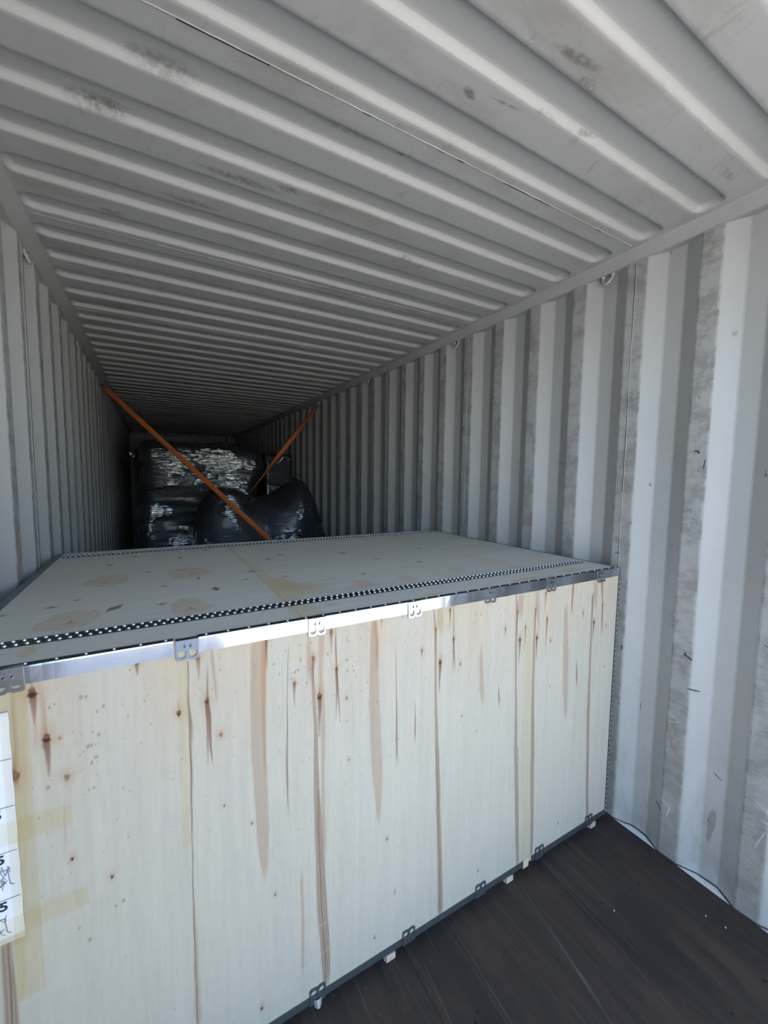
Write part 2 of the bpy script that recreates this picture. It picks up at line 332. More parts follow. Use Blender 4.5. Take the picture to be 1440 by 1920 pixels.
STREAKS=[
('tan',[(0.66, 0.7, 1.214), (0.655, 0.695, 1.062), (0.655, 0.694, 0.88), (0.663, 0.699, 0.754), (0.667, 0.701, 0.657), (0.673, 0.697, 0.577), (0.683, 0.692, 0.512)]),
('orange',[(0.686, 0.701, 1.206), (0.682, 0.697, 1.118), (0.685, 0.695, 0.998), (0.688, 0.694, 0.828)]),
('tan',[(1.018, 1.035, 1.21), (1.013, 1.041, 1.142), (1.011, 1.042, 1.039), (1.014, 1.052, 0.899), (1.021, 1.06, 0.736), (1.032, 1.061, 0.643), (1.047, 1.057, 0.522)]),
('orange',[(1.024, 1.035, 1.213), (1.03, 1.041, 1.14), (1.033, 1.044, 1.054)]),
('dark',[(0.759, 0.761, 1.17), (0.753, 0.755, 1.041), (0.749, 0.755, 0.822), (0.751, 0.756, 0.757), (0.754, 0.755, 0.675)]),
('dark',[(1.106, 1.108, 1.092), (1.108, 1.111, 0.948), (1.11, 1.117, 0.803), (1.112, 1.118, 0.747), (1.117, 1.119, 0.7)]),
('dark',[(1.182, 1.183, 0.911), (1.182, 1.188, 0.818), (1.185, 1.188, 0.752)]),
('tan',[(1.467, 1.477, 1.027), (1.465, 1.483, 0.956), (1.468, 1.492, 0.873), (1.482, 1.49, 0.806)]),
('dark',[(1.562, 1.565, 0.863), (1.565, 1.573, 0.809), (1.57, 1.572, 0.77)]),
('tan',[(1.264, 1.294, 1.224), (1.269, 1.296, 1.149), (1.283, 1.297, 1.111)]),
('brown',[(1.249, 1.256, 1.21), (1.26, 1.267, 1.128), (1.261, 1.27, 0.946), (1.269, 1.282, 0.771), (1.275, 1.294, 0.611), (1.288, 1.307, 0.385), (1.301, 1.324, 0.085), (1.31, 1.322, 0.037)]),
('brown',[(0.822, 0.831, 1.117), (0.826, 0.834, 1.037), (0.831, 0.841, 0.923), (0.831, 0.847, 0.774), (0.833, 0.857, 0.586), (0.841, 0.874, 0.336), (0.855, 0.883, 0.149), (0.86, 0.881, 0.056)]),
('tan',[(0.846, 0.864, 1.199), (0.847, 0.86, 1.079), (0.851, 0.867, 0.948), (0.854, 0.864, 0.767), (0.857, 0.87, 0.508)]),
('tan',[(1.654, 1.683, 1.21), (1.649, 1.681, 1.147), (1.663, 1.683, 1.105)]),
('brown',[(1.636, 1.642, 1.219), (1.641, 1.651, 1.129), (1.652, 1.662, 0.851), (1.665, 1.682, 0.559), (1.678, 1.696, 0.349), (1.704, 1.72, 0.038)]),
('yellow',[(1.689, 1.743, 1.208), (1.695, 1.75, 1.053), (1.698, 1.754, 0.79), (1.706, 1.76, 0.539), (1.712, 1.773, 0.328), (1.724, 1.793, 0.006)]),
('tan',[(1.743, 1.773, 1.212), (1.757, 1.775, 1.132), (1.769, 1.781, 1.044)]),
('brown',[(1.747, 1.757, 1.135), (1.746, 1.756, 1.004), (1.751, 1.765, 0.781), (1.76, 1.782, 0.526), (1.773, 1.793, 0.311), (1.786, 1.803, 0.037)]),
('tan',[(1.927, 1.951, 1.107), (1.934, 1.969, 0.919), (1.951, 1.98, 0.727), (1.968, 1.982, 0.604)]),
('dark',[(2.025, 2.029, 0.857), (2.029, 2.04, 0.787), (2.037, 2.041, 0.732)]),
('brown',[(2.111, 2.123, 1.128), (2.116, 2.128, 0.983), (2.118, 2.134, 0.785), (2.124, 2.144, 0.583), (2.136, 2.154, 0.401), (2.159, 2.178, 0.061)]),
('tan',[(2.115, 2.146, 1.211), (2.127, 2.154, 1.077)]),
('brown',[(2.179, 2.191, 1.18), (2.187, 2.195, 1.094), (2.202, 2.208, 0.944)]),
('brown',[(1.971, 1.981, 1.204), (1.974, 1.984, 1.078)]),
('brown',[(0.504, 0.507, 1.106), (0.506, 0.515, 1.021), (0.506, 0.512, 0.965), (0.507, 0.51, 0.867), (0.506, 0.508, 0.736)]),
('tan',[(0.504, 0.507, 0.545), (0.502, 0.512, 0.392), (0.501, 0.515, 0.251), (0.5, 0.516, 0.179)]),
('brown',[(0.136, 0.152, 0.649), (0.134, 0.155, 0.567), (0.132, 0.156, 0.445), (0.131, 0.154, 0.4)]),
('dark',[(0.55, 0.552, 1.163), (0.547, 0.553, 1.08), (0.551, 0.558, 1.036), (0.553, 0.559, 0.95), (0.559, 0.56, 0.891)]),
('tan',[(0.561, 0.567, 1.21), (0.563, 0.571, 1.146), (0.569, 0.574, 1.06)]),
('dark',[(0.897, 0.902, 1.183), (0.9, 0.905, 1.085), (0.903, 0.909, 1.018), (0.911, 0.913, 0.909)]),
('dark',[(1.333, 1.34, 1.196), (1.34, 1.344, 1.083), (1.348, 1.352, 0.964)]),
('tan',[(0.225, 0.232, 1.165), (0.225, 0.232, 1.076), (0.228, 0.234, 1.045), (0.229, 0.232, 0.986)]),
('tan',[(0.21, 0.214, 1.175), (0.212, 0.215, 1.123), (0.211, 0.214, 1.063)]),
('yellow',[(0.483, 0.507, 1.21), (0.484, 0.507, 1.108), (0.482, 0.507, 0.899), (0.482, 0.505, 0.743), (0.485, 0.504, 0.698)]),
('yellow',[(0.179, 0.203, 1.222), (0.175, 0.198, 1.071), (0.172, 0.19, 0.882), (0.171, 0.181, 0.712), (0.153, 0.177, 0.629), (0.155, 0.168, 0.49)]),
('tan',[(0.179, 0.186, 1.2), (0.174, 0.183, 1.003), (0.177, 0.182, 0.979)]),
('yellow2',[(0.765, 0.791, 1.212), (0.765, 0.788, 1.128)]),
('yellow2',[(1.267, 1.383, 1.208), (1.274, 1.362, 1.124)]),
('tan',[(0.255, 0.257, 0.925), (0.248, 0.253, 0.8)]),
('tan',[(0.811, 0.822, 1.19), (0.811, 0.823, 1.056)]),
('tan',[(0.789, 0.797, 0.474), (0.791, 0.801, 0.265), (0.792, 0.799, 0.142)]),
]
CRACKS= [[(0.845, 0.721), (0.845, 0.586), (0.85, 0.48), (0.855, 0.337), (0.862, 0.226), (0.867, 0.15), (0.869, 0.048)], [(1.274, 0.713), (1.286, 0.551), (1.295, 0.385), (1.304, 0.258), (1.312, 0.042)], [(1.683, 0.578), (1.699, 0.345), (1.717, 0.036)], [(2.138, 0.429), (2.169, 0.06)], [(0.147, 0.647), (0.147, 0.552), (0.145, 0.443)], [(0.506, 0.678), (0.505, 0.53), (0.506, 0.299), (0.507, 0.188)], [(0.508, 1.187), (0.508, 1.036), (0.508, 0.895), (0.506, 0.678)]]
SPECK= [(0.825, 1.171), (0.793, 1.129), (0.718, 1.133), (0.733, 1.102), (0.786, 1.101), (0.81, 1.056), (0.767, 1.08), (0.935, 1.098), (0.937, 1.064), (0.958, 1.06), (0.934, 1.156), (0.874, 1.129), (0.936, 0.906), (0.966, 1.039), (0.777, 1.097), (0.303, 1.15), (0.239, 1.142), (0.294, 1.151), (0.334, 1.12), (0.322, 1.11), (0.312, 1.064), (0.323, 1.055), (0.314, 1.004), (0.318, 1.003), (0.302, 1.033), (0.308, 1.034), (0.308, 0.993), (0.229, 0.963), (0.225, 1.059), (0.309, 0.932), (0.3, 0.93), (1.464, 1.154), (1.441, 1.158), (1.43, 1.126), (0.355, 0.627), (0.34, 0.621), (0.269, 0.605), (0.287, 0.565)]

# ================================================================ THE CONTAINER
# ---- yard outside, on which the trailer stands
G = -1.35
o = new_mesh('floor_yard', [(-40,-50,G),(45,-50,G),(45,40,G),(-40,40,G)], [(0,1,2,3)], M_yard); struct(o)

# ---- corrugated side walls
PANEL = 1.115
def wall_profile(y_start, y0, y1):
    """list of (y, depth) ; depth 0 = inner face, 0.036 = recess"""
    pts = []; k0 = math.floor((y0-y_start)/PANEL)-1
    y = y_start + k0*PANEL
    seams = []; recess = []; inner = []
    while y < y1+PANEL:
        s = y
        for w in range(4):
            pl = .082 if w == 0 else .0695
            if w == 0: seams.append(s+.045)
            pts += [(s, 0), (s+pl, 0), (s+pl+.0685, .036), (s+pl+.137, .036)]
            inner.append((s, s+pl)); recess.append(s+pl+.1027)
            s += pl+.2055
        y += PANEL
    pts = [p for p in pts if y0 < p[0] < y1]
    pts = [(y0, pts[0][1])] + pts + [(y1, pts[-1][1])]
    return pts, [q for q in seams if y0 < q < y1], [q for q in recess if y0 < q < y1]

def make_wall(name, mat, xin, sgn, y_start):
    pts, seams, recess = wall_profile(y_start, OPEN, END)
    # soften every fold with two extra points
    fine = []
    for i, (y, d) in enumerate(pts):
        if 0 < i < len(pts)-1:
            for (yy, dd), t in ((pts[i-1], .0035), ((y, d), 0), (pts[i+1], .0035)):
                if t == 0: continue
                L = math.hypot(yy-y, dd-d) or 1
                fine.append((y+(yy-y)/L*t, d+(dd-d)/L*t))
        else: fine.append((y, d))
    vs = []; fs = []; zs = [-0.06, 2.70]
    n = len(fine)
    for y, d in fine:
        for z in zs: vs.append((xin+sgn*d, y, z))
    for y, d in fine:
        for z in zs: vs.append((xin+sgn*.075, y, z))
    for i in range(n-1):
        fs.append((2*i, 2*i+2, 2*i+3, 2*i+1)); j = 2*n
        fs.append((j+2*i, j+2*i+1, j+2*i+3, j+2*i+2))
        fs.append((2*i, j+2*i, j+2*i+2, 2*i+2)); fs.append((2*i+1, 2*i+3, j+2*i+3, j+2*i+1))
    fs += [(0, 1, 2*n+1, 2*n), (2*n-2, 4*n-2, 4*n-1, 2*n-1)]
    # weld lines on the panel joints
    b = MB(); b.v = vs; b.f = fs; b.m = [0]*len(fs)
    for s in seams:
        zq = [0.0+i*.045 for i in range(59)]
        b.tube([(xin-sgn*.0002, s+.0012*math.sin(q*9+s)+.0006*math.sin(q*37), q) for q in zq], .0017, 5, 0)
        b.box(min(xin-sgn*.0006, xin+sgn*.001), max(xin-sgn*.0006, xin+sgn*.001), s+.0018, s+.0034, 0, RZ, 1)
    o = b.build(name, [mat, M_gap]); struct(o)
    return pts, recess
profR, recR = make_wall('wall_right', M_wallR, W, 1, 1.067)
profL, recL = make_wall('wall_left', M_wallL, 0.0, -1, 1.067+.062)

# end wall, with vertical corrugation
b = MB(); vs = []; fs = []
pts = []; x = -.08
while x < W+.08:
    pts += [(x, 0), (x+.11, 0), (x+.14, .045), (x+.25, .045)]; x += .28
for x, d in pts: vs += [(x, END-.06+d, -.06), (x, END-.06+d, 2.7), (x, END+.06, -.06), (x, END+.06, 2.7)]
for i in range(len(pts)-1):
    a = 4*i; fs += [(a, a+1, a+5, a+4), (a+2, a+6, a+7, a+3), (a+1, a+3, a+7, a+5), (a, a+4, a+6, a+2)]
b.add(vs, fs); struct(b.build('wall_back', M_rail))

# ---- roof sheet with stamped recesses
PC = .209; CY0 = .7527
XL, XR = .052, 2.286
def smooth(t): t = max(0, min(1, t)); return t*t*(3-2*t)
def rrect(dx, dy, hx, hy, r):
    qx = abs(dx)-hx+r; qy = abs(dy)-hy+r
    return math.hypot(max(qx,0), max(qy,0)) + min(max(qx,qy),0) - r
ys = []; k = math.floor((OPEN-CY0)/PC)-1
recs = []
while CY0+k*PC < END:
    y0 = CY0+k*PC
    recs.append(y0)
    ys += [y0-.012, y0-.0012, y0+.0012, y0+.007, y0+.0133, y0+.0157, y0+.027, y0+.051, y0+.075, y0+.0863, y0+.0887, y0+.095, y0+.1008, y0+.1032, y0+.114, y0+.155]
    k += 1
ys = sorted([y for y in ys if OPEN+.01 < y < END]); ys = [OPEN] + ys + [END]
xs = [-.06, 0.0, XL-.03, XL-.004] + [XL+q for q in (0,.004,.008,.012,.016,.02,.026,.034,.044,.056,.08,.15)] + list(np.linspace(.4, 1.95, 7)) + [XR-q for q in (.15,.08,.056,.044,.034,.026,.02,.016,.012,.008,.004,0)] + [XR+.004, XR+.03, W, W+.06]
xs = np.array(xs)
vs = []
for y in ys:
    k = round((y-CY0-.05)/PC); yc = CY0+k*PC+.051
    for x in xs:
        sd = rrect(x-(XL+XR)/2, y-yc, (XR-XL)/2, .051, .040)
        q_ = max(0, min(1, -sd/.0145)); z = H + .0195*(.85*q_+.15*smooth(q_))
        z += .0012*noise.noise(Vector((x*1.5, y*3, 0)))
        vs.append((x, y, z))
nx = len(xs); ny = len(ys)
fs = [(j*nx+i, j*nx+i+1, (j+1)*nx+i+1, (j+1)*nx+i) for j in range(ny-1) for i in range(nx-1)]
b = MB(); b.add(vs, fs)
# outer skin, so the roof has thickness
b.box(-.06, W+.06, OPEN, END, H+.022, H+.03)
for q in range(-1, 10):                                   # lapped roof sheets: a raised, ragged weld edge
    y = 1.098 + q*5*PC
    if not OPEN < y < END: continue
    X = np.linspace(.06, W-.07, 260)
    b.tube([(x, y+.0012*noise.noise(Vector((x*25, q, 0))), H-.0004) for x in X], [.0014+.0016*max(0, noise.noise(Vector((x*9, q+.5, 3)))) for x in X], 5, 0)
    for i in range(0, 258, 3):
        if noise.noise(Vector((X[i]*4, q, 7))) + .45*noise.noise(Vector((X[i]*30, q, 1))) > .05:
            b.box(X[i], X[i+3], y+.002, y+.0042, H-.0012, H+.0005, 1)
o = b.build('ceiling', [M_roof, M_gap]); struct(o)
me = o.data; sm = [False]*len(me.polygons)
for i in range((nx-1)*(ny-1)): sm[i] = True
me.polygons.foreach_set('use_smooth', sm)

# ---- top side rails
for nm, s, x in (('trim_1', 1, W), ('trim_2', -1, 0.0)):
    sec = [(x-s*.050, H+.012), (x-s*.050, H-.004), (x-s*.047, H-.006), (x-s*.001, RZ+.002), (x-s*.001, RZ-.002), (x+s*.09, RZ-.002), (x+s*.09, H+.012)]
    vs = [(a, OPEN, z) for a, z in sec] + [(a, END, z) for a, z in sec]; n = len(sec)
    fs = [(i, (i+1) % n, (i+1) % n+n, i+n) for i in range(n)] + [tuple(range(n)), tuple(range(n, 2*n))]
    b = MB(); b.add(vs, fs)
    # white weld bead along the wall top
    prof = profR if s > 0 else profL
    b.tube([(x+s*(d-.0015), y, RZ-.0035) for y, d in prof], .0024, 6)
    struct(b.build(nm, M_rail))
# door-end frame posts, header and sill
b = MB(); b.box(-.09, .0-.04, OPEN-.14, OPEN, -.15, 2.72); struct(b.build('trim_3', M_rail))
b = MB(); b.box(W+.04, W+.09, OPEN-.14, OPEN, -.15, 2.72); struct(b.build('trim_4', M_rail))
b = MB(); b.box(-.09, W+.09, OPEN-.14, OPEN, 2.62, 2.75); struct(b.build('trim_5', M_rail))

# ---- floor: plywood sheets, their joints, screws and long scratches
b = MB()
b.box(-.001, W+.001, OPEN, END, -.03, 0.0, 0)
b.box(-.10, W+.10, OPEN-.14, END, -.15, -.031, 1)
o = b.build('floor', [M_floor, M_gap]); struct(o)
b = MB()
def strip(b, x0, x1, y0, y1, w, seed, mi, amp=.006, z=.0006):
    n = 40; vs = []
    for i in range(n+1):
        t = i/n; x = x0+(x1-x0)*t + amp*noise.noise(Vector((t*3, seed, 0))); y = y0+(y1-y0)*t
        ww = w*(.5+abs(noise.noise(Vector((t*9, seed, 4))))*1.2)*min(1, 6*t, 6*(1-t))+.0003
        vs += [(x-ww/2, y, z), (x+ww/2, y, z)]
    b.add(vs, [(2*i, 2*i+1, 2*i+3, 2*i+2) for i in range(n)], mi)
for i in range(90):
    x = rng.uniform(.3, 2.3); y = rng.uniform(OPEN, 1.5); L = rng.uniform(.08, .7)
    strip(b, x, x+rng.uniform(-.03, .03), y, y+L, rng.choice([.001,.0015,.002,.003]), i, 0)
strip(b, 1.70, 1.44, 1.06, OPEN, .010, 200, 0, .01)
strip(b, 1.36, 1.30, 1.06, OPEN, .004, 201, 0, .01)
strip(b, 1.88, 1.76, 1.2, .1, .003, 203, 0, .01)
for s in (1.16, ):
    b.box(s, s+.0022, OPEN, 1.9, 0.0, .0006, 1)
for x in (1.30, 1.24, 1.62, 1.93, 2.15, 2.27):
    for y in (.82, .42, .1, -.2):
        b.dome((x+rng.uniform(-.03,.03), y+rng.uniform(-.03,.03), 0), .006, .0012, n=10, mi=1)
for x, y in ((2.218, .62), (2.235, .565), (1.93, .80)):
    b.add([(x, y, .001), (x+.008, y+.002, .002), (x+.007, y+.006, .002), (x+.001, y+.004, .001)], [(0,1,2,3)], 2)
o = b.build('floor_wear', [M_scratch, M_gap, M_chip]); o.name = 'trim_6'; struct(o)
# pale bottom rail showing in the recesses, dark sealant bead along the corrugation
for nm, nm2, s, x, prof in (('baseboard_right', 'trim_7', 1, W, profR), ('baseboard_left', 'trim_8', -1, 0.0, profL)):
    b = MB(); b.box(min(x+s*.0015, x+s*.08), max(x+s*.0015, x+s*.08), OPEN, END, -.05, .001); struct(b.build(nm, M_caulk))
    fine = []
    for (ya, da), (yb, db) in zip(prof[:-1], prof[1:]):
        for q in range(4): fine.append((ya+(yb-ya)*q/4, da+(db-da)*q/4))
    b = MB(); b.tube([(x+s*(d-.002+.0012*math.sin(y*60)), y, .003+.002*math.sin(y*41)) for y, d in fine], .0032, 6)
    struct(b.build(nm2, M_seal))

# ---- lashing rings welded under the top rails
def ring(y, s, x, label):
    b = MB(); cx = x+s*.012; r = .024
    pts = [(cx+s*.004, y-r, RZ+.004)] + [(cx - s*.014*math.sin(a), y-r*math.cos(a), RZ-.012-.032*math.sin(a)) for a in np.linspace(0, math.pi, 13)] + [(cx+s*.004, y+r, RZ+.004)]
    b.tube(pts, .0062, 10)
    for q in (-r, r): b.dome((cx, y+q, RZ-.003), .011, .012, sign=-1, n=10)
    o = b.build('lashing_ring', M_rail, smooth=True)
    # the ring pivots where it is welded
    return tag(o, label, 'ring', 'lashing rings along the top rails')
RY = [recR[i] for i in range(len(recR))]
def near(l, y): return min(l, key=lambda q: abs(q-y))
yR = [near(recR, v) for v in (1.25, 2.37, 3.76, 5.16)]
yL = [near(recL, v) for v in (2.43, 3.82, 5.22)]
lr = ['grey steel lashing ring under the right top rail, nearest beside the wall weld line',
      'small grey lashing ring on the right top rail, second from the opening',
      'grey lashing ring on the right top rail, next before the strapped one',
      'dark lashing ring on the right top rail holding the thin orange strap']
ll = ['grey lashing ring under the left top rail, nearest the opening',
      'small grey lashing ring under the left top rail, midway to the orange strap',
      'dark lashing ring on the left top rail holding the long orange strap']
for y, t in zip(yR, lr): ring(y, 1, W, t)
for y, t in zip(yL, ll): ring(y, -1, 0.0, t)

# ================================================================ THE PLYWOOD CRATE
CX0, CX1, CY, CYB, CZB, CZ = .026, 2.312, 1.078, 2.5448, .030, 1.2422
crate = empty('wooden_crate', (0, 0, 0), 'large pale plywood shipping crate with galvanised edge strips and clips, filling the container width', 'crate')

# painter: veneer colours with grain, knots and stains of the real panel, on a fine grid
def paint_front(X, Z):
    col = np.empty(X.shape+(3,)); col[:] = (0.70, 0.66, 0.565)
    def blend(mask, c): col[:] = col*(1-mask[..., None]) + np.array(c)*mask[..., None]
    # broad veneer tone bands across the sheet
    ph = np.zeros_like(X)
    for f, a, p in ((3.1, .5, 1.0), (7.3, .3, 2.2), (17, .2, .4), (41, .12, 1.7)): ph += a*np.sin(X*f*2.2+p+.35*np.sin(Z*2.1+f))
    col *= (1+.012*ph)[..., None]
    # warmer tan tint towards the top edge of the sheet, uneven across it
    warm = np.clip((Z-.85)/.4, 0, 1)*(.55+.45*np.sin(X*9+1.3)*np.sin(X*23))
    blend(np.clip(warm, 0, 1)*.55, (0.76, 0.53, 0.34))
    def wob(z, s): return .0007*np.sin(z*17+s)+.0004*np.sin(z*47+2*s)
    K = {'tan': ((0.47, 0.29, 0.17), .60, .0025), 'orange': ((0.52, 0.26, 0.10), .65, .0025), 'dark': ((0.24, 0.12, 0.075), .85, .001),
         'brown': ((0.31, 0.16, 0.085), .75, .0016), 'yellow': ((0.68, 0.58, 0.36), .50, .003), 'yellow2': ((0.69, 0.60, 0.36), .35, .012)}
    for n_, (kind, st) in enumerate(STREAKS):
        c, a, e = K[kind]; st = sorted(st, key=lambda q: q[2])
        zs = [q[2] for q in st]; x0 = np.interp(Z, zs, [q[0] for q in st]); x1 = np.interp(Z, zs, [q[1] for q in st])
        w_ = wob(Z, n_) if kind != 'yellow' else 0
        inx = np.clip((X-x0-w_+e)/(2*e), 0, 1)*np.clip((x1+w_-X+e)/(2*e), 0, 1)
        fade = .012 if kind.startswith('yellow') else .05
        inz = np.clip((Z-zs[0])/fade+.3, 0, 1)*np.clip((zs[-1]-Z)/fade+.6, 0, 1)*(Z > zs[0]-.3*fade)*(Z < zs[-1]+.6*fade)
        grain = .8+.2*np.sin((X-x0)*900+3*np.sin(Z*8+n_))
        blend(inx*inz*a*(grain if not kind.startswith('yellow') else 1), c)
    for kn, (x, z, r, t, s) in enumerate(KNOTS):
        i0 = np.abs(X[0]-x) < r*6+.01; j0 = (Z[:, 0] > z-t-r*5-.01) & (Z[:, 0] < z+r*7)
        if not i0.any() or not j0.any(): continue
        sl = np.ix_(j0, i0); xx = X[sl]; zz_ = Z[sl]; sub = col[sl]
        def bl(mask, c):
            mk = np.clip(mask, 0, 1)[..., None]; sub[:] = sub*(1-mk)+np.array(c)*mk
        dx = xx-x; dz = zz_-z; an = np.arctan2(dz, dx)
        d = np.sqrt((dx*1.12)**2+(dz/1.3)**2)*(1+.13*np.sin(3*an+kn)+.09*np.sin(5*an+2*kn))
        # grain sweeping round the knot
        bl(np.exp(-(dx/(r*2.0))**2-((dz-r*.6)/(r*3.2))**2)*.34, (0.62, 0.37, 0.18))
        bl((.5+.5*np.sin(d/r*9))*np.exp(-(d/(r*1.9))**2)*.30, (0.45, 0.24, 0.12))
        if t > .004:
            q = np.clip(-dz/t, 0, 1); wd = r*.62*(1-q)**.7+.0005
            bl(np.clip((wd-np.abs(dx+.12*r*np.sin(dz*40+kn)))/.0014+.5, 0, 1)*(dz < 0)*(dz > -t)*(.45+.5*s)*(1-.6*q), (0.27, 0.115, 0.06))
            q2 = np.clip(dz/(r*5), 0, 1); bl(np.clip((r*.3*(1-q2)-np.abs(dx))/.0014+.4, 0, 1)*(dz > 0)*(q2 < 1)*.5, (0.34, 0.16, 0.09))
        bl(np.clip((r-d)/(r*.4), 0, 1)*min(1, .5+.5*s), (0.22, 0.085, 0.045))
        if r > .005: bl(np.clip((r*.42-np.abs(d-r*.1))/(r*.3), 0, 1)*.65*(1.15-s), (0.55, 0.36, 0.24))
        if s > .85: bl(np.clip((r*.70-np.sqrt(dx**2+(dz+r*.35)**2))/(r*.25), 0, 1)*.9, (0.035, 0.018, 0.015))
        if s > .95 and r > .005: bl(np.clip((r*.28-np.sqrt(dx**2+(dz-r*.1)**2))/(r*.2), 0, 1)*.8, (0.45, 0.30, 0.22))
        col[sl] = sub
    for l in CRACKS:
        l = sorted(l, key=lambda q: q[1]); zs = [q[1] for q in l]; xc = np.interp(Z, zs, [q[0] for q in l])+.0005*np.sin(Z*50)
        inz = (Z > zs[0])*(Z < zs[-1])
        if l is CRACKS[0] or l is CRACKS[1] or l is CRACKS[4]:
            h = .0045 if l is not CRACKS[4] else .009
            blend(inz*np.clip((h+.002-np.abs(X-xc))/.002, 0, 1)*.9, (0.40, 0.29, 0.16))
            blend(inz*np.clip((h*.55-np.abs(X-xc+.001))/.0015, 0, 1)*.8*(.6+.4*np.sin(Z*160)), (0.72, 0.61, 0.38))
            blend(inz*np.clip((.0022-np.abs(X-xc-h*.8))/.0015, 0, 1)*.85, (0.10, 0.06, 0.035))
        else: blend(inz*np.clip((.0022-np.abs(X-xc))/.0015, 0, 1)*.7, (0.20, 0.13, 0.08))
    for i, (x, z) in enumerate(SPECK):
        r = .0028+.0022*((i*37) % 10)/10
        blend(np.clip((r-np.sqrt((X-x)**2+((Z-z)/1.5)**2))/(r*.6), 0, 1)*.6, (0.22, 0.22, 0.18))
    R = np.random.default_rng(3)
    for i in range(330):                                              # mould dots, clustered near the top
        x = R.uniform(.2, 2.3); z = 1.2-abs(R.normal(0, .28)); r = R.uniform(.0009, .0022)
        if i < 120: x = R.choice([.29, .78, .93, 1.2, 2.05])+R.normal(0, .045)
        i0 = np.abs(X[0]-x) < .006; j0 = np.abs(Z[:, 0]-z) < .008
        if not i0.any() or not j0.any(): continue
        sl = np.ix_(j0, i0); mk = np.clip((r-np.sqrt((X[sl]-x)**2+((Z[sl]-z)/1.6)**2))/(r*.7)+.3, 0, 1)*.55
        col[sl] = col[sl]*(1-mk[..., None])+np.array((0.20, 0.18, 0.14))*mk[..., None]
    for x0, x1, z0, z1, a in ((.19, .285, .86, .935, .16), (.19, .30, .69, .75, .14)):
        pass
    # scuffs: pale diagonal hairlines
    for x0, z0, x1, z1 in ((.62, .20, 1.13, .34), (.50, .14, .75, .15), (.70, .13, .95, .20)):
        t = np.clip((X-x0)/(x1-x0), 0, 1); d = np.abs(Z-(z0+(z1-z0)*t**.8)); blend((d < .0013)*(X > x0)*(X < x1)*.35, (0.85, 0.83, 0.78))
    return np.clip(col, .01, .95)

def colour_grid(name, X, Y, Z, col, mat, parent):
    ny, nx = X.shape
    co = np.stack([X, Y, Z], -1).reshape(-1, 3)
    idx = np.arange(nx*ny).reshape(ny, nx)
    q = np.stack([idx[:-1, :-1], idx[:-1, 1:], idx[1:, 1:], idx[1:, :-1]], -1).reshape(-1, 4)
    me = bpy.data.meshes.new(name)
    me.vertices.add(len(co)); me.vertices.foreach_set('co', co.ravel())
    me.loops.add(q.size); me.loops.foreach_set('vertex_index', q.ravel())
    me.polygons.add(len(q)); me.polygons.foreach_set('loop_start', np.arange(len(q))*4); me.polygons.foreach_set('loop_total', np.full(len(q), 4))
    me.update(); me.validate()
    at = me.color_attributes.new('veneer', 'FLOAT_COLOR', 'POINT')
    c4 = np.ones((len(co), 4), np.float32); c4[:, :3] = col.reshape(-1, 3); at.data.foreach_set('color', c4.ravel())
    me.materials.append(mat)
    o = bpy.data.objects.new(name, me); COL.objects.link(o); o.parent = parent
    return o

def add_thickness(o, vec, ext):
    """closes a sheet into a board: adds the rim and the far side"""
    bm = bmesh.new(); bm.from_mesh(o.data)
    lay = bm.verts.layers.float_color['veneer']
    (x0, x1), (y0, y1), (z0, z1) = ext
    vv = [bm.verts.new(p) for p in [(x0,y0,z0),(x1,y0,z0),(x1,y1,z0),(x0,y1,z0),(x0,y0,z1),(x1,y0,z1),(x1,y1,z1),(x0,y1,z1)]]
    for v in vv: v[lay] = (0.5, 0.42, 0.3, 1)
    for f in vec: bm.faces.new([vv[i] for i in f])
    bm.to_mesh(o.data); bm.free()

PX0, PX1 = CX0+.003, CX1-.010
xs = np.arange(PX0, PX1, .0019); zs = np.arange(CZB+.006, CZ-.002, .0026)
xs[-1] = PX1; zs[-1] = CZ-.003
X, Z = np.meshgrid(xs, zs)
dist = np.zeros_like(X)
Y = CY + .0015*np.sin(X*3.1+1)*np.sin(Z*2.4)            # the sheet is not dead flat
fp = colour_grid('front_panel', X, Y+.0006, Z, paint_front(X, Z), M_plyF, crate)
add_thickness(fp, [(2,3,7,6),(0,1,2,3),(4,7,6,5),(0,3,7,4),(1,5,6,2)], ((PX0, PX1), (CY+.003, CY+.012), (CZB+.006, CZ-.003)))

